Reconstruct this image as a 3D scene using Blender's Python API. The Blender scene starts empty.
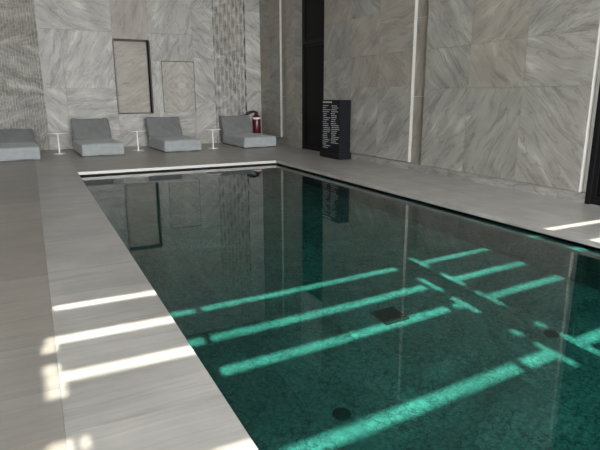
import bpy, bmesh, math, random
from mathutils import Vector, Matrix

random.seed(7)
S = bpy.context.scene
COL = S.collection
PI = math.pi

# ------------------------------------------------------------------ helpers
def link(o, parent=None):
    COL.objects.link(o)
    if parent is not None:
        o.parent = parent
    return o

def obj(name, bm, mat, parent=None, loc=None, smooth=False):
    me = bpy.data.meshes.new(name)
    bm.normal_update()
    bm.to_mesh(me); bm.free()
    if smooth:
        for p in me.polygons:
            p.use_smooth = True
    for m in (mat if isinstance(mat, (list, tuple)) else [mat]):
        me.materials.append(m)
    o = bpy.data.objects.new(name, me)
    if loc is not None:
        o.location = loc
    return link(o, parent)

def thing(name, label, cat, loc=(0, 0, 0), rz=0, group=None):
    o = bpy.data.objects.new(name, None)
    o.empty_display_size = 0.1
    o.location = loc; o.rotation_euler = (0, 0, rz)
    tag(o, label, cat, group)
    return link(o)

def tag(o, label, cat=None, group=None, kind=None):
    o['label'] = label
    if cat: o['category'] = cat
    if group: o['group'] = group
    if kind: o['kind'] = kind
    return o

def struct(o, label=None):
    o['kind'] = 'structure'
    if label: o['label'] = label
    return o

def box(bm, x0, x1, y0, y1, z0, z1, mi=0):
    vs = [bm.verts.new((x, y, z)) for x in (x0, x1) for y in (y0, y1) for z in (z0, z1)]
    for f in ((0, 1, 3, 2), (4, 6, 7, 5), (0, 4, 5, 1), (2, 3, 7, 6), (0, 2, 6, 4), (1, 5, 7, 3)):
        bm.faces.new([vs[i] for i in f]).material_index = mi
    return vs

def rbox(x0, x1, y0, y1, z0, z1, r, seg=3):
    bm = bmesh.new()
    box(bm, x0, x1, y0, y1, z0, z1)
    bmesh.ops.recalc_face_normals(bm, faces=bm.faces[:])
    bmesh.ops.bevel(bm, geom=bm.edges[:], offset=r, segments=seg, profile=0.6, affect='EDGES')
    return bm

def lathe(bm, prof, n=24, c=(0, 0, 0)):
    rings = []
    for r, z in prof:
        rings.append([bm.verts.new((c[0] + r * math.cos(2 * PI * i / n), c[1] + r * math.sin(2 * PI * i / n), c[2] + z)) for i in range(n)])
    for a, b in zip(rings, rings[1:]):
        for i in range(n):
            bm.faces.new((a[i], a[(i + 1) % n], b[(i + 1) % n], b[i]))
    bm.faces.new(list(reversed(rings[0]))); bm.faces.new(rings[-1])
    return bm

def tube(bm, pts, r, n=10):
    rings = []
    pts = [Vector(p) for p in pts]
    for i, p in enumerate(pts):
        t = (pts[min(i + 1, len(pts) - 1)] - pts[max(i - 1, 0)]).normalized()
        a = t.orthogonal().normalized() if i == 0 else (a - t * a.dot(t)).normalized()
        b = t.cross(a)
        rr = r[i] if isinstance(r, (list, tuple)) else r
        rings.append([bm.verts.new(p + (a * math.cos(2 * PI * k / n) + b * math.sin(2 * PI * k / n)) * rr) for k in range(n)])
    for a_, b_ in zip(rings, rings[1:]):
        for k in range(n):
            bm.faces.new((a_[k], a_[(k + 1) % n], b_[(k + 1) % n], b_[k]))
    bm.faces.new(list(reversed(rings[0]))); bm.faces.new(rings[-1])
    return bm

class Slabs:
    """stone slabs: every slab a thin block with its own grain direction (UV) and tone (vertex attribute)"""
    def __init__(self):
        self.bm = bmesh.new()
        self.uv = self.bm.loops.layers.uv.new('grain')
        self.tone = self.bm.loops.layers.float_color.new('tone')
    def quad(self, pts, ang, tone, off, warm=0.0, flip=1, centre=None):
        o, ex, ey = pts[0], (pts[1] - pts[0]).normalized(), (pts[3] - pts[0]).normalized()
        f = self.bm.faces.new([self.bm.verts.new(p) for p in pts])
        ca, sa = math.cos(ang), math.sin(ang)
        for l in f.loops:
            d = l.vert.co - (centre if centre is not None else o)
            u, v = d.dot(ex) * flip, d.dot(ey)
            l[self.uv].uv = (u * ca + v * sa + off[0], -u * sa + v * ca + off[1])
            l[self.tone] = (tone, warm, 0, 1)
        return f
    def slab(self, o, ex, ey, w, h, ang=0.0, tone=1.0, warm=0.0, off=None, th=0.03, gap=0.003, flip=1, bevel=True):
        """front face o + ex*w + ey*h, the thickness goes along -(ex x ey)"""
        o, ex, ey = Vector(o), Vector(ex), Vector(ey)
        n = ex.cross(ey)
        if off is None: off = (random.uniform(0, 40), random.uniform(0, 40))
        a = o + (ex + ey) * gap; w -= 2 * gap; h -= 2 * gap
        p = [a, a + ex * w, a + ex * w + ey * h, a + ey * h]
        self.quad(p, ang, tone, off, warm, flip)
        q = [v - n * th for v in p]
        for i in range(4):
            j = (i + 1) % 4
            self.quad([q[i], q[j], p[j], p[i]], 0.0, tone, off, warm)

# ------------------------------------------------------------------ materials
def new_mat(name):
    m = bpy.data.materials.new(name); m.use_nodes = True
    nt = m.node_tree; nt.nodes.clear()
    out = nt.nodes.new('ShaderNodeOutputMaterial')
    return m, nt, out

def N(nt, t, **kw):
    n = nt.nodes.new(t)
    for k, v in kw.items():
        if k == 'inp':
            for i, x in v.items(): n.inputs[i].default_value = x
        else: setattr(n, k, v)
    return n

def ramp(nt, stops):
    r = nt.nodes.new('ShaderNodeValToRGB'); e = r.color_ramp.elements
    while len(e) < len(stops): e.new(0.5)
    for k, (p, c) in zip(e, stops): k.position = p; k.color = c if len(c) == 4 else (*c, 1)
    return r

def plain(name, col, rough=0.5, metal=0.0, bump=0.0, bscale=60, var=0.0, vscale=4, sheen=0.0, spec=0.5):
    m, nt, out = new_mat(name)
    b = N(nt, 'ShaderNodeBsdfPrincipled', inp={'Base Color': (*col, 1), 'Roughness': rough, 'Metallic': metal, 'Specular IOR Level': spec})
    tc = N(nt, 'ShaderNodeTexCoord')
    if var:
        no = N(nt, 'ShaderNodeTexNoise', inp={'Scale': vscale, 'Detail': 5.0})
        nt.links.new(tc.outputs['Object'], no.inputs['Vector'])
        r = ramp(nt, [(0.3, tuple(c * (1 - var) for c in col)), (0.7, tuple(min(1, c * (1 + var)) for c in col))])
        nt.links.new(no.outputs['Fac'], r.inputs['Fac']); nt.links.new(r.outputs['Color'], b.inputs['Base Color'])
    if bump:
        no = N(nt, 'ShaderNodeTexNoise', inp={'Scale': bscale, 'Detail': 4.0})
        bp = N(nt, 'ShaderNodeBump', inp={'Strength': bump, 'Distance': 0.01})
        nt.links.new(tc.outputs['Object'], no.inputs['Vector']); nt.links.new(no.outputs['Fac'], bp.inputs['Height'])
        nt.links.new(bp.outputs['Normal'], b.inputs['Normal'])
    if sheen: b.inputs['Sheen Weight'].default_value = sheen
    nt.links.new(b.outputs['BSDF'], out.inputs['Surface'])
    return m

def stone(name, dark, mid, light, warmcol, rough=0.5, crack=0.0, vein=1.0, stretch=7.0, scale=0.8, bump=0.15, spec=0.4, warp=0.22):
    """veined grey sandstone / marble; grain runs along u of the UV map"""
    m, nt, out = new_mat(name); L = nt.links
    uv = N(nt, 'ShaderNodeUVMap', uv_map='grain')
    at = N(nt, 'ShaderNodeVertexColor', layer_name='tone')
    sep = N(nt, 'ShaderNodeSeparateColor'); L.new(at.outputs['Color'], sep.inputs['Color'])
    # bend the grain
    dn = N(nt, 'ShaderNodeTexNoise', inp={'Scale': 0.9, 'Detail': 2.0, 'Roughness': 0.5}); L.new(uv.outputs['UV'], dn.inputs['Vector'])
    ds = N(nt, 'ShaderNodeVectorMath', operation='SUBTRACT'); ds.inputs[1].default_value = (0.5, 0.5, 0.5); L.new(dn.outputs['Color'], ds.inputs[0])
    dm = N(nt, 'ShaderNodeVectorMath', operation='SCALE'); dm.inputs['Scale'].default_value = warp; L.new(ds.outputs['Vector'], dm.inputs[0])
    da = N(nt, 'ShaderNodeVectorMath', operation='ADD'); L.new(uv.outputs['UV'], da.inputs[0]); L.new(dm.outputs['Vector'], da.inputs[1])
    mp = N(nt, 'ShaderNodeMapping'); mp.inputs['Scale'].default_value = (scale, scale * stretch, 1); L.new(da.outputs['Vector'], mp.inputs['Vector'])
    n1 = N(nt, 'ShaderNodeTexNoise', inp={'Scale': 1.0, 'Detail': 10.0, 'Roughness': 0.68, 'Distortion': 0.45}); L.new(mp.outputs['Vector'], n1.inputs['Vector'])
    r1 = ramp(nt, [(0.34, dark), (0.46, mid), (0.54, mid), (0.68, light)]); L.new(n1.outputs['Fac'], r1.inputs['Fac'])
    # thin darker veins
    n2 = N(nt, 'ShaderNodeTexNoise', inp={'Scale': 0.75, 'Detail': 6.0, 'Roughness': 0.6, 'Distortion': 0.8}); L.new(mp.outputs['Vector'], n2.inputs['Vector'])
    r2 = ramp(nt, [(0.470, (0, 0, 0)), (0.495, (1, 1, 1)), (0.520, (0, 0, 0))]); L.new(n2.outputs['Fac'], r2.inputs['Fac'])
    vm = N(nt, 'ShaderNodeMath', operation='MULTIPLY'); vm.inputs[1].default_value = 0.45 * vein; L.new(r2.outputs['Color'], vm.inputs[0])
    mx = N(nt, 'ShaderNodeMix', data_type='RGBA'); L.new(vm.outputs[0], mx.inputs['Factor']); L.new(r1.outputs['Color'], mx.inputs['A']); mx.inputs['B'].default_value = (*[c * 0.7 for c in dark], 1)
    # broad cloudy blotches
    n3 = N(nt, 'ShaderNodeTexNoise', inp={'Scale': 1.7, 'Detail': 3.0}); L.new(da.outputs['Vector'], n3.inputs['Vector'])
    r3 = ramp(nt, [(0.35, (0.86, 0.86, 0.86)), (0.65, (1.1, 1.1, 1.1))]); L.new(n3.outputs['Fac'], r3.inputs['Fac'])
    m3 = N(nt, 'ShaderNodeMix', data_type='RGBA', blend_type='MULTIPLY'); m3.inputs['Factor'].default_value = 1; L.new(mx.outputs['Result'], m3.inputs['A']); L.new(r3.outputs['Color'], m3.inputs['B'])
    # warm tint of some slabs
    wn = N(nt, 'ShaderNodeMath', operation='MULTIPLY'); L.new(sep.outputs['Green'], wn.inputs[0]); L.new(n1.outputs['Fac'], wn.inputs[1])
    mw = N(nt, 'ShaderNodeMix', data_type='RGBA'); L.new(wn.outputs[0], mw.inputs['Factor']); L.new(m3.outputs['Result'], mw.inputs['A']); mw.inputs['B'].default_value = (*warmcol, 1)
    # slab tone
    mt = N(nt, 'ShaderNodeVectorMath', operation='SCALE'); L.new(mw.outputs['Result'], mt.inputs[0]); L.new(sep.outputs['Red'], mt.inputs['Scale'])
    colour = mt.outputs['Vector']
    if crack:
        vo = N(nt, 'ShaderNodeTexVoronoi', feature='DISTANCE_TO_EDGE', inp={'Scale': 11.0})
        d2 = N(nt, 'ShaderNodeTexNoise', inp={'Scale': 9.0, 'Detail': 4.0}); L.new(uv.outputs['UV'], d2.inputs['Vector'])
        d3 = N(nt, 'ShaderNodeVectorMath', operation='SCALE'); d3.inputs['Scale'].default_value = 0.22; L.new(d2.outputs['Color'], d3.inputs[0])
        d4 = N(nt, 'ShaderNodeVectorMath', operation='ADD'); L.new(uv.outputs['UV'], d4.inputs[0]); L.new(d3.outputs['Vector'], d4.inputs[1])
        L.new(d4.outputs['Vector'], vo.inputs['Vector'])
        rc = ramp(nt, [(0.0, (1, 1, 1)), (0.07, (0, 0, 0))]); L.new(vo.outputs['Distance'], rc.inputs['Fac'])
        n5 = N(nt, 'ShaderNodeTexNoise', inp={'Scale': 2.3, 'Detail': 2.0}); L.new(uv.outputs['UV'], n5.inputs['Vector'])
        r5 = ramp(nt, [(0.36, (0, 0, 0)), (0.52, (1, 1, 1))]); L.new(n5.outputs['Fac'], r5.inputs['Fac'])
        mm = N(nt, 'ShaderNodeMath', operation='MULTIPLY'); L.new(rc.outputs['Color'], mm.inputs[0]); L.new(r5.outputs['Color'], mm.inputs[1])
        mm2 = N(nt, 'ShaderNodeMath', operation='MULTIPLY'); mm2.inputs[1].default_value = crack; L.new(mm.outputs[0], mm2.inputs[0])
        mc = N(nt, 'ShaderNodeMix', data_type='RGBA'); L.new(mm2.outputs[0], mc.inputs['Factor']); L.new(colour, mc.inputs['A']); mc.inputs['B'].default_value = (*[c * 0.35 for c in dark], 1)
        colour = mc.outputs['Result']
    if crack:
        n6 = N(nt, 'ShaderNodeTexNoise', inp={'Scale': 26.0, 'Detail': 3.0, 'Roughness': 0.7}); L.new(uv.outputs['UV'], n6.inputs['Vector'])  # fine speckle in the stone colour imitates the water's caustic sparkle
        r6 = ramp(nt, [(0.38, (0.74, 0.74, 0.74)), (0.5, (1.0, 1.0, 1.0)), (0.62, (1.32, 1.32, 1.32))]); L.new(n6.outputs['Fac'], r6.inputs['Fac'])
        m6 = N(nt, 'ShaderNodeMix', data_type='RGBA', blend_type='MULTIPLY'); m6.inputs['Factor'].default_value = 1; L.new(colour, m6.inputs['A']); L.new(r6.outputs['Color'], m6.inputs['B'])
        colour = m6.outputs['Result']
    b = N(nt, 'ShaderNodeBsdfPrincipled', inp={'Roughness': rough, 'Specular IOR Level': spec})
    L.new(colour, b.inputs['Base Color'])
    if bump:
        bp = N(nt, 'ShaderNodeBump', inp={'Strength': bump, 'Distance': 0.01}); L.new(n1.outputs['Fac'], bp.inputs['Height']); L.new(bp.outputs['Normal'], b.inputs['Normal'])
    L.new(b.outputs['BSDF'], out.inputs['Surface'])
    return m

M_WALL = stone('wall_stone', (0.20, 0.198, 0.186), (0.318, 0.315, 0.297), (0.465, 0.462, 0.44), (0.34, 0.28, 0.20), rough=0.5, stretch=5, scale=1.0, vein=1.3, warp=0.42)
M_FLOOR = stone('deck_stone', (0.275, 0.27, 0.257), (0.345, 0.341, 0.327), (0.40, 0.396, 0.382), (0.30, 0.245, 0.18), rough=0.33, vein=0.5, stretch=18, scale=0.55, warp=0.12, spec=0.5)
M_POOL = stone('pool_stone', (0.09, 0.093, 0.09), (0.145, 0.147, 0.145), (0.205, 0.208, 0.205), (0.3, 0.27, 0.22), rough=0.6, crack=0.92, stretch=3)
M_BLACK = plain('black_metal', (0.007, 0.007, 0.008), rough=0.5, spec=0.15)
M_DARKGLASS = plain('dark_door_glass', (0.005, 0.0055, 0.005), rough=0.3, spec=0.05)
M_CEIL = plain('ceiling_plaster', (0.4, 0.395, 0.385), rough=0.8, var=0.1)
M_VOID = plain('gutter_dark', (0.03, 0.03, 0.03), rough=0.8)
M_SIDEWALL = plain('side_wall_plaster', (0.72, 0.71, 0.69), rough=0.8, var=0.08)
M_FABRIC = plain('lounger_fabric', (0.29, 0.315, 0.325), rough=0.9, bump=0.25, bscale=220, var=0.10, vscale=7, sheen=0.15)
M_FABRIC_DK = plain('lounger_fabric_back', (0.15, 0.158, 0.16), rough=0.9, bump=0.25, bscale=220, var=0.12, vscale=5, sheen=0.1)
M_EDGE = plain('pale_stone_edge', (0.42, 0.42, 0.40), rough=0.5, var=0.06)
M_LIP = plain('pale_coping_lip', (0.5, 0.5, 0.48), rough=0.4)
M_WHITE = plain('white_lacquer', (0.78, 0.80, 0.80), rough=0.35)
M_RED = plain('red_paint', (0.085, 0.008, 0.018), rough=0.3)
M_LABEL = plain('white_label', (0.75, 0.70, 0.72), rough=0.5)
M_RUBBER = plain('black_rubber', (0.01, 0.01, 0.011), rough=0.5)
M_SIGN = plain('anthracite_sign', (0.006, 0.007, 0.0095), rough=0.5, var=0.1, spec=0.12)
M_PRINT = plain('white_print', (0.5, 0.53, 0.55), rough=0.6)
M_DRAIN = plain('drain_cover', (0.012, 0.016, 0.016), rough=0.6)
M_STEEL = plain('grate_steel', (0.16, 0.19, 0.19), rough=0.5)

def water_mat():
    m, nt, out = new_mat('pool_water'); L = nt.links
    fr = N(nt, 'ShaderNodeFresnel', inp={'IOR': 1.333})
    rf = N(nt, 'ShaderNodeBsdfRefraction', inp={'Color': (0.33, 0.87, 0.815, 1), 'Roughness': 0.0, 'IOR': 1.333})
    gl = N(nt, 'ShaderNodeBsdfGlossy', inp={'Color': (1, 1, 1, 1), 'Roughness': 0.0})
    mx = N(nt, 'ShaderNodeMixShader')
    L.new(fr.outputs['Fac'], mx.inputs['Fac']); L.new(rf.outputs['BSDF'], mx.inputs[1]); L.new(gl.outputs['BSDF'], mx.inputs[2])
    L.new(mx.outputs['Shader'], out.inputs['Surface'])
    return m
M_WATER = water_mat()

# ------------------------------------------------------------------ dimensions
XL, XR = 0.735, 5.21        # pool opening in the deck
YF = 11.75                  # far pool edge
YN = -3.0                   # near pool edge (behind the camera)
WY = 17.2                   # far wall
RX = 6.95                   # face of the right wall's stone panels
RXF = 7.10                  # face of the panels beyond the door
DZ = -1.2                   # pool bottom
RIP = 0.00005
WZ = -0.09                  # water level
CZ = 6.5                    # ceiling
FY = -13.0                   # glazed front
LX = -5.0                   # left wall

# ------------------------------------------------------------------ floor
s = Slabs()
def deck_tile(x0, x1, y0, y1, ang, tone, warm=0.0):
    s.slab((x0, y0, 0), (1, 0, 0), (0, 1, 0), x1 - x0, y1 - y0, ang, tone, warm, th=0.06, gap=0.0007)
def rnd(a, b): return random.uniform(a, b)
# coping along the left edge
y = YN - 1.5 + 0.15
ys = [FY, -3.0, -1.3, 0.85, 2.38, 4.3, 6.2, 8.0, 9.9, 11.75]
for a, b in zip(ys, ys[1:]):
    deck_tile(-0.015, XL, a, b, rnd(-0.12, 0.12), rnd(0.97, 1.06))
# left field
xs = [-5.0, -3.4, -2.2, -1.15, -0.015]
for i, (xa, xb) in enumerate(zip(xs, xs[1:])):
    yy = FY + 0.4 * i
    first = True
    cuts = [FY]
    c = -3.7 + 0.35 * (i % 2) if i != 3 else -2.62
    while c < WY + 0.5:
        cuts.append(min(c, WY + 0.4)); c += 1.25
    cuts.append(WY + 0.4)
    for a, b in zip(cuts, cuts[1:]):
        if b - a > 0.02:
            deck_tile(xa, xb, a, b, random.choice((0, 0.1, -0.1, 0.35, -0.12)), rnd(0.70, 0.84), rnd(0.2, 0.7))
# far field between pool and far wall
xs = [-0.015, XL, 1.9, 3.1, 4.2, XR, 6.2, 7.6]
for xa, xb in zip(xs, xs[1:]):
    for a, b in ((YF, 12.55), (12.55, 13.9), (13.9, 15.4), (15.4, WY + 0.4)):
        if xa >= XR - 0.01 and a == YF: continue
        deck_tile(xa, xb, a, b, rnd(-0.15, 0.15), rnd(1.08, 1.22), rnd(0.4, 0.85))
# right strip
ys = [FY, -3.2, -1.4, 0.4, 2.2, 4.0, 5.8, 7.6, 9.4, 11.2, 12.55]
for a, b in zip(ys, ys[1:]):
    deck_tile(XR, 6.0, a, b, PI / 2 + rnd(-0.25, 0.25), rnd(1.12, 1.22), rnd(0, 0.3))
    deck_tile(6.0, 7.6, a, b, PI / 2 + rnd(-0.3, 0.3), rnd(1.06, 1.18), rnd(0, 0.4))
# deck in front of the pool
for xa, xb in ((XL, 2.2), (2.2, 3.7), (3.7, XR)):
    deck_tile(xa, xb, FY, YN, 0, 1.0)
floor = struct(obj('floor', s.bm, M_FLOOR), 'pale grey stone slab deck around the pool')

bm = bmesh.new()
box(bm, LX - 0.3, XL - 0.11, FY - 0.3, WY + 0.8, -1.6, -0.062); box(bm, XR + 0.14, 7.8, FY - 0.3, WY + 0.8, -1.6, -0.062)
box(bm, XL - 0.11, XR + 0.14, FY - 0.3, YN - 0.11, -1.6, -0.062); box(bm, XL - 0.11, XR + 0.14, YF + 0.14, WY + 0.8, -1.6, -0.062)
box(bm, XL - 0.11, XR + 0.14, YN - 0.11, YF + 0.14, -1.6, DZ - 0.035)
struct(obj('floor_base', bm, M_VOID, floor))

# ------------------------------------------------------------------ pool basin
s = Slabs()
PX0, PX1, PY1 = XL, 5.07, 11.6
xs = [PX0, 1.55, 2.35, 3.15, 3.95, 4.75, PX1]
for i, (xa, xb) in enumerate(zip(xs, xs[1:])):
    c = YN - 0.6 * (i % 2)
    while c < PY1:
        a, b = max(c, YN), min(c + 1.2, PY1)
        if b > a: s.slab((xa, a, DZ), (1, 0, 0), (0, 1, 0), xb - xa, b - a, random.choice((0.4, 1.2, 2.0, -0.5)), rnd(0.85, 1.1), th=0.03, gap=0.0012)
        c += 1.2
c = YN
while c < PY1:
    b = min(c + 1.2, PY1)
    s.slab((PX0, b, DZ), (0, -1, 0), (0, 0, 1), b - c, -0.1 - DZ, 0.2, rnd(0.9, 1.05), th=0.02) if False else None
    s.slab((PX1, b, DZ), (0, -1, 0), (0, 0, 1), b - c, -0.14 - DZ, 0.2, rnd(0.9, 1.05), th=0.2)
    s.slab((PX0, c, DZ), (0, 1, 0), (0, 0, 1), b - c, -0.06 - DZ, 0.2, rnd(0.9, 1.05), th=0.1)
    c += 1.2
for xa, xb in zip(xs, xs[1:]):
    s.slab((xa, PY1, DZ), (1, 0, 0), (0, 0, 1), xb - xa, -0.14 - DZ, 0.1, rnd(0.9, 1.05), th=0.25)
    s.slab((xb, YN, DZ), (-1, 0, 0), (0, 0, 1), xb - xa, -0.06 - DZ, 0.1, rnd(0.9, 1.05), th=0.1)
basin = struct(obj('pool_basin', s.bm, M_POOL), 'sunken stone-lined swimming pool basin')
# dark overflow channel under the deck lip on the far and right sides
bm = bmesh.new()
box(bm, XR + 0.10, XR + 0.14, YN, YF + 0.14, -0.40, -0.06)
box(bm, PX0, XR + 0.14, YF + 0.10, YF + 0.14, -0.40, -0.06)
gut = struct(obj('overflow_gutter', bm, M_VOID, basin), None)
bm = bmesh.new(); box(bm, XL + 0.002, XR - 0.002, YF - 0.012, YF, -0.06, 0.0)
struct(obj('coping_lip', bm, M_LIP, basin))
# water
bm = bmesh.new()
vs = [bm.verts.new(p) for p in ((PX0, YN, WZ), (XR + 0.1, YN, WZ), (XR + 0.1, YF + 0.1, WZ), (PX0, YF + 0.1, WZ))]
bm.faces.new(vs)
bm.free(); bm = bmesh.new()
from mathutils import noise
nx, ny = 130, 420
g = [[bm.verts.new((PX0 + (XR + 0.1 - PX0) * i / nx, YN + (YF + 0.1 - YN) * j / ny, WZ)) for i in range(nx + 1)] for j in range(ny + 1)]
for r_ in g:
    for v in r_:
        v.co.z += RIP * noise.noise(Vector((v.co.x, v.co.y, 0)) * 11.0)
for j in range(ny):
    for i in range(nx): bm.faces.new((g[j][i], g[j][i + 1], g[j + 1][i + 1], g[j + 1][i]))
water = struct(obj('pool_water', bm, M_WATER, basin, smooth=True), 'still teal pool water')

# ------------------------------------------------------------------ far wall
s = Slabs()
W = -0.25
def far(x0, x1, z0, z1, ang=0.0, tone=1.0, warm=0.0, flip=1):
    s.slab((x0, WY, z0), (1, 0, 0), (0, 0, 1), x1 - x0, z1 - z0, ang, tone, warm, th=0.15, gap=0.002, flip=flip)
D45 = PI / 4
# left of the fluted strip, out of frame
far(-5.0, -1.2, 0, 2.6, 0.3, 0.95); far(-5.0, -1.2, 2.6, CZ, -0.3, 0.95)
far(0.42, 1.0, 0, 1.75, -D45, 1.0); far(0.42, 1.0, 1.75, 3.37, 1.2, 0.98)
far(1.0, 2.41, 0, 1.75, 0.12, 1.03); far(1.0, 2.41, 1.75, 3.37, 1.05, 1.04)
far(0.42, 2.41, 3.37, CZ, -0.5, 0.95, 0.1)
far(2.41, 3.455, 3.165, 4.35, 1.3, 0.83, 0.55); far(2.41, 3.455, 4.35, CZ, 0.3, 0.95, 0.2)
far(2.41, 3.455, 0, 1.02, 0.5, 1.08)
far(3.455, 3.79, 0, 2.58, 1.5, 1.08); far(3.455, 4.81, 2.58, 3.38, 1.25, 0.98); far(3.455, 4.81, 3.38, CZ, 1.1, 0.93, 0.1)
far(3.79, 4.81, 0, 1.02, 0.1, 1.04)
far(4.81, 5.48, 0, 1.3, 0.7, 1.05); far(4.81, 5.48, 1.3, 2.7, -0.9, 1.0); far(4.81, 5.48, 2.7, 4.19, -0.6, 1.0); far(4.81, 5.48, 4.19, CZ, 0.8, 0.9)
far(6.575, 7.13, 0, 1.7, 0.9, 1.0); far(6.575, 7.13, 1.7, 2.6, -0.5, 1.06); far(6.575, 7.13, 2.6, 4.2, -0.7, 1.08); far(6.575, 7.13, 4.2, CZ, 0.4, 0.9)
wall_far = struct(obj('wall_far', s.bm, M_WALL), 'far wall clad in large grey veined stone slabs')
# solid wall behind the slabs, open where the niche is
bm = bmesh.new()
box(bm, -5.2, 2.41, WY + 0.14, WY + 0.7, -0.05, CZ); box(bm, 3.455, 7.6, WY + 0.14, WY + 0.7, -0.05, CZ)
box(bm, 2.41, 3.455, WY + 0.03, WY + 0.7, -0.05, 1.015); box(bm, 2.41, 3.455, WY + 0.03, WY + 0.7, 3.17, CZ)
struct(obj('wall_backing', bm, M_SIDEWALL, wall_far))
# niche
s = Slabs()
ND = 0.42
s.slab((2.41, WY + ND, 1.02), (1, 0, 0), (0, 0, 1), 1.045, 2.145, 0.45, 0.92, 0.6, th=0.02, gap=0)
s.slab((3.455, WY + ND, 1.02), (0, -1, 0), (0, 0, 1), ND, 2.145, 1.4, 0.8, 0.4, th=0.02, gap=0)
s.slab((2.41, WY, 1.02), (0, 1, 0), (0, 0, 1), ND, 2.145, 1.4, 0.9, 0.4, th=0.02, gap=0)
s.slab((2.41, WY, 1.02), (1, 0, 0), (0, 1, 0), 1.045, ND, 0, 0.9, 0.4, th=0.02, gap=0)
s.slab((2.41, WY + ND, 3.165), (1, 0, 0), (0, -1, 0), 1.045, ND, 0, 0.9, 0.4, th=0.02, gap=0)
struct(tag(obj('wall_niche', s.bm, M_WALL, wall_far), 'tall rectangular niche lined with brownish stone'))
# flush hatch with a diamond of mirrored veins
s = Slabs()
hx0, hx1, hz0, hz1 = 3.80, 4.80, 1.03, 2.57
xm, zm = (hx0 + hx1) / 2 + 0.1, (hz0 + hz1) / 2 + 0.05
off = (3.3, 8.1)
for (xa, xb, fl) in ((hx0, xm, 1), (xm, hx1, -1)):
    for (za, zb, fz) in ((hz0, zm, -1), (zm, hz1, 1)):
        p = [Vector((xa, WY - 0.004, za)), Vector((xb, WY - 0.004, za)), Vector((xb, WY - 0.004, zb)), Vector((xa, WY - 0.004, zb))]
        f = s.bm.faces.new([s.bm.verts.new(v) for v in p])
        for l in f.loops:
            u, v = abs(l.vert.co.x - xm), abs(l.vert.co.z - zm)
            a = -0.75
            l[s.uv].uv = (1.5 * (u * math.cos(a) + v * math.sin(a)) + off[0], 1.5 * (-u * math.sin(a) + v * math.cos(a)) + off[1])
            l[s.tone] = (0.98, 0.3, 0, 1)
struct(obj('hatch_panel', s.bm, M_WALL, wall_far))
bm = bmesh.new()
box(bm, 3.785, hx0, WY - 0.006, WY + 0.02, hz0, hz1); box(bm, hx1, 4.815, WY - 0.006, WY + 0.02, hz0, hz1); box(bm, 3.785, 4.815, WY - 0.006, WY + 0.02, hz1, hz1 + 0.02)
struct(obj('hatch_gap', bm, M_VOID, wall_far))
# fluted strips
def fluted(x0, x1, pitch, depth, wob, name):
    s = Slabs()
    for (za, zb, tone, warm, ang) in ((0, 1.55, 1.0, 0.0, 0.4), (1.55, 2.9, 0.98, 0.1, -0.3), (2.9, 4.1, 0.93, 0.25, 0.2), (4.1, CZ, 0.9, 0.3, 0.3)):
        nx = max(8, int((x1 - x0) / pitch * 8)); nz = int((zb - za) / 0.045)
        off = (rnd(0, 30), rnd(0, 30))
        grid = []
        for j in range(nz + 1):
            z = za + (zb - za) * j / nz
            row = []
            for i in range(nx + 1):
                x = x0 + (x1 - x0) * i / nx
                ph = (x - x0) / pitch
                k = int(ph + 0.5)
                a = 0.5 + 0.5 * math.cos(2 * PI * ph)                      # groove
                w = min(1, max(0.12, 0.6 + 0.75 * math.sin(z * wob + k * 2.4)))      # carved in dashes
                row.append(s.bm.verts.new((x, WY - 0.012 + depth * (a ** 1.8) * w, z)))
            grid.append(row)
        for j in range(nz):
            for i in range(nx):
                f = s.bm.faces.new((grid[j][i], grid[j][i + 1], grid[j + 1][i + 1], grid[j + 1][i]))
                f.smooth = True
                for l in f.loops:
                    u, v = l.vert.co.x, l.vert.co.z
                    l[s.uv].uv = (u * math.cos(ang) + v * math.sin(ang) + off[0], -u * math.sin(ang) + v * math.cos(ang) + off[1])
                    l[s.tone] = (tone, warm, 0, 1)
    return struct(obj(name, s.bm, M_WALL, wall_far))
fluted(-1.2, 0.42, 0.075, 0.07, 26, 'fluted_panel')
fluted(5.48, 6.575, 0.137, 0.11, 12, 'fluted_panel')

# ------------------------------------------------------------------ right wall
bm = bmesh.new()
BX = RX + 0.085
box(bm, BX, 7.6, 4.84, 12.53, 0, CZ)             # behind panels C, D
box(bm, RXF + 0.075, 7.6, 14.05, WY + 0.1, 0, CZ)   # behind panels A, B
box(bm, BX, 7.6, FY, 2.6, 0, CZ)
box(bm, BX, 7.6, 2.6, 4.84, 4.2, CZ)
box(bm, BX, 7.6, 12.53, 14.05, 4.2, CZ)
wall_right = struct(obj('wall_right', bm, M_SIDEWALL), 'right wall clad in grey stone panels')
EY = (0, -1, 0); EZ = (0, 0, 1)
def panel(x, y_far, y_near, zb, ycuts, rows, angs, tone=1.0, warm=0.05):
    s = Slabs()
    ed = [y_far] + ycuts + [y_near]
    zz = [zb] + rows + [CZ]
    k = 0
    for j, (za, zc) in enumerate(zip(zz, zz[1:])):
        for i, (ya, yb) in enumerate(zip(ed, ed[1:])):
            a = angs[(i + j * (len(ed) - 1)) % len(angs)]
            s.slab((x, ya, za), EY, EZ, ya - yb, zc - za, a, tone * rnd(0.93, 1.07), warm + 0.1 + (0.38 if j >= 1 and rnd(0, 1) > 0.5 else 0), th=0.085, gap=0.0015)
    return struct(obj('stone_panel', s.bm, M_WALL, wall_right))
panel(RXF, WY, 15.62, 0.25, [16.4], [1.9, 3.4], [0.2, -0.2, 0.15, 0.4, -0.3, 0.2], 0.92, 0.25)
panel(RXF, 15.18, 14.1, 0.24, [14.6], [1.2, 1.9, 3.2], [0.3, -0.3, 0.5, -0.5], 0.98, 0.15)
panel(RX, 12.53, 8.885, 0.165, [11.2, 10.05], [1.70, 2.40, 3.25], [-D45, D45, D45 * 0.9, 0.6, 1.35, -0.6, D45, D45, 0.15, D45, -D45, 0.1])
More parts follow.
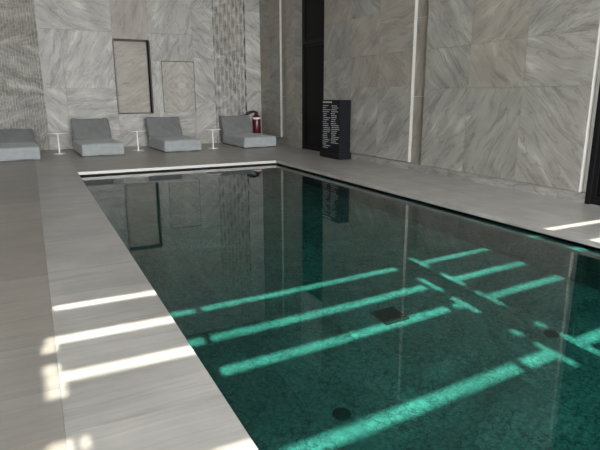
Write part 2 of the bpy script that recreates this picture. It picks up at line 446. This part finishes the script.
panel(RX, 8.47, 4.94, 0.155, [7.29, 6.10], [1.64, 2.37, 3.2], [D45, 1.1, -0.7, -D45, -0.9, -0.35, -0.75, 0.7, 0.35, D45, -0.3, -0.2])
panel(RX, 2.6, FY, 0.155, [1.2, -0.2, -1.6, -3.0], [1.64, 2.37, 3.2], [D45, -D45, 0.3])
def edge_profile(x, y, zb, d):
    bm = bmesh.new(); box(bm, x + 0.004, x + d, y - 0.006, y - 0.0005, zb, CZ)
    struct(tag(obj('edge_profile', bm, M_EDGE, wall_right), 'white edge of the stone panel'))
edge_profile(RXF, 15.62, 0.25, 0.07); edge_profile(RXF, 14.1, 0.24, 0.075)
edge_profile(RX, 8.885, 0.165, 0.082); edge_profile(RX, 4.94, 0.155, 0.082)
s = Slabs()
for z0, z1 in ((0, 1.5), (1.5, 3.0), (3.0, CZ)):
    s.slab((BX - 0.012, 8.885, z0), EY, EZ, 0.42, z1 - z0, 1.4, rnd(0.85, 0.95), 0.6, th=0.02)
    s.slab((RXF + 0.065, 15.62, z0), EY, EZ, 0.44, z1 - z0, 1.4, rnd(0.85, 0.95), 0.6, th=0.02)
struct(obj('recess_stone', s.bm, M_WALL, wall_right))
# recessed skirting
s = Slabs()
def skirt(x, y1, y0, h):
    c = y1
    while c > y0 + 0.01:
        b = max(c - 1.2, y0); s.slab((x, c, 0), EY, EZ, c - b, h, 0.1, rnd(0.9, 1.0), 0.0, th=0.06, gap=0.001); c = b
skirt(RX + 0.022, 12.5, 4.84, 0.15)
skirt(RXF + 0.02, WY, 14.08, 0.235)
skirt(RX + 0.022, 2.6, FY, 0.15)
struct(obj('baseboard_right', s.bm, M_WALL), 'narrow recessed stone skirting under the right wall panels')

# black doors in the right wall
def door(name, y0, y1, zt, label, xf):
    root = bpy.data.objects.new(name, None); link(root); struct(root, label)
    bm = bmesh.new()
    for a, b in ((y0, y0 + 0.07), (y1 - 0.07, y1)): box(bm, xf, xf + 0.12, a, b, 0, 4.2)
    box(bm, xf, xf + 0.12, y0 + 0.07, y1 - 0.07, zt, zt + 0.09); box(bm, xf, xf + 0.12, y0 + 0.07, y1 - 0.07, 4.13, 4.2)
    struct(obj('door_frame', bm, M_BLACK, root))
    bm = bmesh.new()
    box(bm, xf + 0.05, xf + 0.09, y0 + 0.07, y1 - 0.07, 0.005, zt)
    struct(obj('door_leaf', bm, M_DARKGLASS, root))
    bm = bmesh.new()
    for a, b in ((y0 + 0.07, y0 + 0.13), (y1 - 0.13, y1 - 0.07)): box(bm, xf + 0.03, xf + 0.05, a, b, 0.005, zt)
    box(bm, xf + 0.03, xf + 0.05, y0 + 0.13, y1 - 0.13, 0.005, 0.12); box(bm, xf + 0.03, xf + 0.05, y0 + 0.13, y1 - 0.13, zt - 0.07, zt)
    struct(obj('door_stile', bm, M_BLACK, root))
    bm = bmesh.new(); box(bm, xf + 0.06, xf + 0.08, y0 + 0.07, y1 - 0.07, zt + 0.09, 4.13)
    struct(obj('transom_pane', bm, plain('transom_glass', (0.012, 0.013, 0.010), rough=0.4, spec=0.05), root))
door('door_1', 12.54, 14.09, 2.92, 'tall black door beside the standing sign', RXF + 0.0)
door('door_2', 2.6, 4.84, 2.92, 'black door frame at the right edge of the photo', RX + 0.02)

# ------------------------------------------------------------------ shell out of frame
bm = bmesh.new(); box(bm, LX - 0.2, LX, FY, WY + 0.7, -0.05, CZ)
struct(obj('wall_left', bm, M_SIDEWALL), 'plain left wall')
# ceiling: unseen, with gaps added to shape the sun strips on deck and pool
SUN_T = math.tan(math.radians(43.0))
SHIFT = CZ * SUN_T
bands = [  # (y0, y1 where the gap lands on the deck, [x intervals])
    (1.68, 1.83, [(3.63, 3.68), (3.93, 4.0)]),
    (1.83, 1.965, [(0.12, 3.25), (3.33, 3.69), (3.93, 7.0)]),
    (1.965, 2.08, [(3.63, 3.68), (3.93, 4.0)]),
    (2.22, 2.33, [(-0.09, 0.01), (0.05, 0.075), (3.63, 3.69), (3.93, 3.99)]),
    (2.72, 2.875, [(-0.08, 0.01), (3.63, 3.69), (3.95, 4.01)]),
    (2.875, 2.997, [(-0.08, 0.93), (1.14, 3.45), (3.53, 3.69), (3.95, 7.0)]),
    (2.997, 3.12, [(-0.09, -0.01), (3.63, 3.69), (3.95, 4.01)]),
    (3.28, 3.388, [(-0.09, -0.01), (3.65, 3.71), (3.96, 4.02)]),
    (3.388, 3.512, [(-0.07, 1.15), (1.22, 3.59), (3.65, 3.71), (3.96, 7.0)]),
    (3.512, 3.66, [(3.65, 3.71), (3.96, 4.02)]),
    (3.87, 3.975, [(3.97, 4.03)]),
    (3.975, 4.08, [(0.0, 1.23), (1.30, 3.63), (3.97, 7.0)]),
    (4.08, 4.22, [(3.97, 4.03)]),
]
bm = bmesh.new()
TH = 0.012
def plate(x0, x1, y0, y1): box(bm, x0, x1, y0 - SHIFT, y1 - SHIFT, CZ, CZ + TH)
yc = bands[0][0]
E_ = TH * SUN_T
plate(LX - 0.2, 7.6, FY + SHIFT, bands[0][0])
for i, (a, b, iv) in enumerate(bands):
    if i and a > bands[i - 1][1] + 1e-4:
        plate(LX - 0.2, 7.6, bands[i - 1][1], a)
    x = LX - 0.2
    for (p, q) in iv:
        plate(x, p, a, b); x = q
    plate(x, 7.6, a, b)
plate(LX - 0.2, 7.6, bands[-1][1], WY + 0.7 + SHIFT)
struct(obj('ceiling', bm, M_CEIL), 'dark ceiling with added gaps that shape the sun strips')
# open glazed front behind the camera
bm = bmesh.new()
for x in (LX, -2.0, 1.0, 4.0, 7.0): box(bm, x - 0.04, x + 0.04, FY - 0.08, FY, 0, CZ)
box(bm, LX - 0.2, 7.6, FY - 0.08, FY, CZ - 0.1, CZ)
struct(obj('window_1', bm, M_BLACK), 'dark framed glazed front behind the camera')

# ------------------------------------------------------------------ loungers
def puff(bm, amt, seed, sc=4.0):
    from mathutils import noise
    for v in bm.verts:
        n = noise.noise_vector(v.co * sc + Vector((seed, seed * 1.7, 0)))
        v.co += n * amt
def cushion(x0, x1, y0, y1, z0, z1, nx, ny, r, crown, seed, amt=0.008):
    bm = bmesh.new()
    box(bm, x0, x1, y0, y1, z0, z1)
    bmesh.ops.recalc_face_normals(bm, faces=bm.faces[:])
    bmesh.ops.bevel(bm, geom=bm.edges[:], offset=r, segments=3, profile=0.6, affect='EDGES')
    bmesh.ops.subdivide_edges(bm, edges=[e for e in bm.edges if e.calc_length() > 0.15], cuts=10, use_grid_fill=True)
    cx, cy, cz = (x0 + x1) / 2, (y0 + y1) / 2, (z0 + z1) / 2
    for v in bm.verts:
        u = (v.co.x - cx) / (x1 - x0) * 2; w = (v.co.y - cy) / (y1 - y0) * 2
        k = max(0, 1 - u * u) * max(0, 1 - w * w)
        if v.co.z > cz: v.co.z += crown * k
    puff(bm, amt, seed)
    return bm
LW = 1.06
def make_lounger(seed, lean=29.0, foot=1.77):
    t = bpy.data.objects.new('pool_lounger', None); t.empty_display_size = 0.1; link(t)
    bm = bmesh.new(); box(bm, -LW / 2 + 0.03, LW / 2 - 0.03, 0.02, 1.95, 0.0, 0.025)
    obj('base', bm, M_RUBBER, t)
    bm = cushion(-LW / 2, LW / 2, 0.0, 1.90, 0.022, 0.335, 10, 12, 0.055, 0.03, seed, 0.018)
    obj('seat', bm, M_FABRIC, t, smooth=True)
    # backrest: a leaning wedge, thick at the foot
    L_ = 0.66
    bm = cushion(-LW / 2 + 0.01, LW / 2 - 0.01, 0.0, 0.22, 0.0, L_, 10, 4, 0.055, 0.0, seed + 3, 0.024)
    for v in bm.verts:
        k = v.co.z / L_
        u = v.co.x / (LW / 2)
        if v.co.y < 0.11: v.co.y += -0.02 * (1 - u * u) * math.sin(PI * min(1, max(0, k)))   # soft belly
        v.co.y = v.co.y * (1.15 - 0.55 * k)
        v.co.z += 0.015 * u * u if k > 0.8 else 0
        v.co.x *= 1 - 0.02 * k
    rot = Matrix.Rotation(math.radians(-lean), 4, 'X')
    for v in bm.verts: v.co = rot @ v.co + Vector((0, foot, 0.325))
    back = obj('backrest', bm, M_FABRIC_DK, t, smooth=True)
    # seam piping down both edges of the backrest
    for sx in (-1, 1):
        bm = bmesh.new()
        pts = [rot @ Vector((sx * (LW / 2 - 0.012) * (1 - 0.02 * k), 0.0 - 0.004, k * L_)) + Vector((0, foot, 0.325)) for k in (0.08, 0.3, 0.5, 0.7, 0.92)]
        tube(bm, pts, 0.008, 6)
        obj('piping', bm, M_FABRIC_DK, back, smooth=True)
    # rear gusset that carries the backrest
    bm = bmesh.new()
    q = lambda a, k: tuple((rot @ Vector((0, a, k * L_)) + Vector((0, foot, 0.325))).yz)
    prof = [(foot + 0.08, 0.04), (foot + 0.32, 0.04), (foot + 0.36, 0.28), q(0.135, 0.86), q(0.09, 0.80), q(0.10, 0.05)]
    va = [bm.verts.new((-LW / 2 + 0.03, a, b)) for a, b in prof]; vb = [bm.verts.new((LW / 2 - 0.03, a, b)) for a, b in prof]
    bm.faces.new(va); bm.faces.new(list(reversed(vb)))
    for i in range(6): bm.faces.new((va[i], vb[i], vb[(i + 1) % 6], va[(i + 1) % 6]))
    bmesh.ops.recalc_face_normals(bm, faces=bm.faces[:])
    bmesh.ops.bevel(bm, geom=bm.edges[:], offset=0.03, segments=2, affect='EDGES')
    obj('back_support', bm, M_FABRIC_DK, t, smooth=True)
    return t
G = 'grey pool loungers along the far wall'
for k, (x, y, lab) in enumerate(((-0.41, 14.40, 'grey fabric lounger with the flattest backrest, cut off by the left edge'),
                                 (1.60, 14.64, 'grey fabric lounger between the two slim white tables left of the niche'),
                                 (3.735, 14.78, 'grey fabric lounger in front of the square hatch, right of the niche'),
                                 (6.12, 14.91, 'grey fabric lounger in the corner beside the red fire extinguisher'))):
    o = make_lounger(k * 5.3 + 1, *((57.0, 1.40) if k == 0 else (29.0, 1.77)))
    o.location = (x, y, 0); o.rotation_euler = (0, 0, math.radians((2.5, 2.2, 2.2, 1.5)[k])); tag(o, lab, 'lounger', G)

# ------------------------------------------------------------------ side tables
def make_table():
    t = bpy.data.objects.new('side_table', None); t.empty_display_size = 0.1; link(t)
    bm = lathe(bmesh.new(), [(0.245, 0.553), (0.255, 0.558), (0.255, 0.568), (0.25, 0.573)], 40)
    obj('tabletop', bm, M_WHITE, t)
    obj('post', lathe(bmesh.new(), [(0.024, 0.015), (0.020, 0.04), (0.020, 0.53), (0.05, 0.553)], 20), M_WHITE, t, smooth=True)
    obj('base', lathe(bmesh.new(), [(0.155, 0.0), (0.155, 0.010), (0.03, 0.018)], 36), M_WHITE, t)
    return t
for x, y, lab in ((0.60, 15.90, 'slim white pedestal table between the two leftmost loungers'),
                  (2.68, 15.84, 'slim white pedestal table below the tall niche'),
                  (4.80, 15.45, 'slim white pedestal table left of the corner lounger')):
    o = make_table(); o.location = (x, y, 0); tag(o, lab, 'side table', 'white side tables beside the loungers')

# ------------------------------------------------------------------ fire extinguisher
t = thing('fire_extinguisher', 'red fire extinguisher with black hose behind the corner lounger', 'fire extinguisher', (6.86, WY - 0.15, 0))
obj('cylinder', lathe(bmesh.new(), [(0.11, 0.0), (0.138, 0.02), (0.138, 0.80), (0.11, 0.87), (0.06, 0.92), (0.04, 0.95)], 28), M_RED, t, smooth=True)
obj('label_band', lathe(bmesh.new(), [(0.1385, 0.765), (0.1395, 0.77), (0.1395, 0.812), (0.134, 0.826)], 28), M_LABEL, t, smooth=True)
bm = bmesh.new(); box(bm, -0.05, 0.05, -0.03, 0.03, 0.95, 1.01); box(bm, -0.16, 0.02, -0.015, 0.015, 0.985, 1.0); box(bm, -0.15, 0.02, -0.015, 0.015, 1.02, 1.035)
obj('valve', bm, M_RUBBER, t)
bm = tube(bmesh.new(), [(-0.02, 0.0, 1.0), (-0.12, -0.03, 1.025), (-0.24, -0.05, 0.995), (-0.33, -0.06, 0.96), (-0.42, -0.06, 0.925)], [0.03, 0.034, 0.042, 0.045, 0.02], 10)
obj('hose', bm, M_RUBBER, t, smooth=True)

# ------------------------------------------------------------------ standing sign
t = thing('standing_sign', 'dark free-standing block sign with white printed columns by the black door', 'sign', (6.60, 11.10, 0))
bm = rbox(-0.01, 0.34, 0.0, 0.98, 0.0, 0.15, 0.006, 2)
obj('plinth', bm, M_SIGN, t)
bm = rbox(0.02, 0.325, 0.03, 0.90, 0.15, 1.42, 0.006, 2)
body = obj('sign_body', bm, M_SIGN, t)
bm = bmesh.new()
fx = 0.0188
def mark(y_, z_, w, h): box(bm, fx - 0.0012, fx + 0.002, y_ - w, y_, z_ - h, z_)
# heading, then two columns of illegible lines (the face is read from far y to near y)
yy = 0.86
for w in (0.06, 0.045, 0.05, 0.05, 0.055, 0.05, 0.06):
    mark(yy, 1.385, w, 0.036); yy -= w + 0.012
obj('heading', bm, M_PRINT, body)
rnd2 = random.Random(3)
for (yl, wmax, ztop, n, pitch) in ((0.87, 0.36, 1.29, 22, 0.049), (0.46, 0.40, 1.29, 20, 0.047)):
    bm = bmesh.new()
    for i in range(n):
        yy = yl - rnd2.uniform(0, 0.05); tot = rnd2.uniform(0.45, 1.0) * wmax
        while tot > 0.03:
            w = min(tot, rnd2.uniform(0.04, 0.13)); mark(yy, ztop - i * pitch, w, 0.016); yy -= w + 0.016; tot -= w + 0.016
    obj('printed_text', bm, M_PRINT, body)

# ------------------------------------------------------------------ pool fittings
for x, y, lab in ((1.735, 2.83, 'round dark drain cover on the pool floor nearest the camera'),
                  (3.90, 2.86, 'round dark drain cover on the pool floor near the right wall')):
    d = obj('drain_cover', lathe(bmesh.new(), [(0.066, 0.0), (0.066, 0.010), (0.056, 0.016), (0.02, 0.017)], 28), M_DRAIN, None, (x, y, DZ))
    tag(d, lab, 'drain', 'round drain covers')
t = thing('drain_grate', 'square dark drain grate in the middle of the pool floor', 'drain grate', (2.865, 3.83, DZ))
t.scale = (0.88, 0.88, 1)
bm = bmesh.new()
for a in ((-0.15, 0.15, -0.15, -0.13), (-0.15, 0.15, 0.13, 0.15), (-0.15, -0.13, -0.13, 0.13), (0.13, 0.15, -0.13, 0.13)): box(bm, *a, 0, 0.03)
obj('grate_frame', bm, M_DRAIN, t)
bm = bmesh.new(); box(bm, -0.13, 0.13, -0.13, 0.13, 0.0, 0.006); 
obj('sump', bm, M_DRAIN, t)
bm = bmesh.new()
for i in range(7):
    y = -0.115 + i * 0.038; box(bm, -0.13, 0.13, y - 0.009, y + 0.009, 0.006, 0.024)
obj('grate_bars', bm, M_DRAIN, t)

# ------------------------------------------------------------------ light
w = bpy.data.worlds.new('World'); S.world = w; w.use_nodes = True
bg = w.node_tree.nodes['Background']; bg.inputs['Color'].default_value = (0.99, 0.99, 0.985, 1); bg.inputs['Strength'].default_value = 27.0
sl = bpy.data.lights.new('sun', 'SUN'); sl.energy = 17.0; sl.angle = math.radians(0.35); sl.color = (1.0, 0.93, 0.78)
so = bpy.data.objects.new('sun', sl); so.rotation_euler = (math.radians(43.0), 0, 0); so.location = (0, -8, 9); link(so)
pl = bpy.data.lights.new('front_portal', 'AREA'); pl.shape = 'RECTANGLE'; pl.size = 12.0; pl.size_y = CZ
pl.cycles.is_portal = True
po = bpy.data.objects.new('front_portal', pl); po.location = (1.0, FY, CZ / 2); po.rotation_euler = (PI / 2, 0, 0); link(po)

# refraction of the sun through the water
sl.cycles.is_caustics_light = True
water.cycles.is_caustics_caster = True
basin.cycles.is_caustics_receiver = True
for o in S.objects:
    if o.name.startswith('drain_') or (o.parent and o.parent.name.startswith('drain_')):
        o.cycles.is_caustics_receiver = True

# ------------------------------------------------------------------ camera
yaw, pitch, roll, f = 0.462408462, 0.238016420, -0.00236205692, 528.810177
cy, sy, cp, sp = math.cos(yaw), math.sin(yaw), math.cos(pitch), math.sin(pitch)
fw = Vector((sy * cp, cy * cp, -sp)); up = Vector((sy * sp, cy * sp, cp)); rt = Vector((cy, -sy, 0))
r2 = rt * math.cos(roll) + up * math.sin(roll); u2 = up * math.cos(roll) - rt * math.sin(roll)
cam = bpy.data.cameras.new('camera'); cam.sensor_width = 36; cam.lens = f * 36 / 600
co = bpy.data.objects.new('camera', cam)
co.matrix_world = Matrix(((r2.x, u2.x, -fw.x, 0), (r2.y, u2.y, -fw.y, 0), (r2.z, u2.z, -fw.z, 1.5), (0, 0, 0, 1)))
link(co); S.camera = co

S.view_settings.view_transform = 'Standard'; S.view_settings.look = 'None'
S.view_settings.gamma = 1; S.view_settings.exposure = 0.0; S.view_settings.use_curve_mapping = False
S.cycles.max_bounces = 10; S.cycles.diffuse_bounces = 5; S.cycles.transmission_bounces = 6; S.cycles.glossy_bounces = 5
S.cycles.caustics_refractive = True; S.cycles.caustics_reflective = False
S.cycles.use_denoising = True
S.cycles.sample_clamp_indirect = 6.0
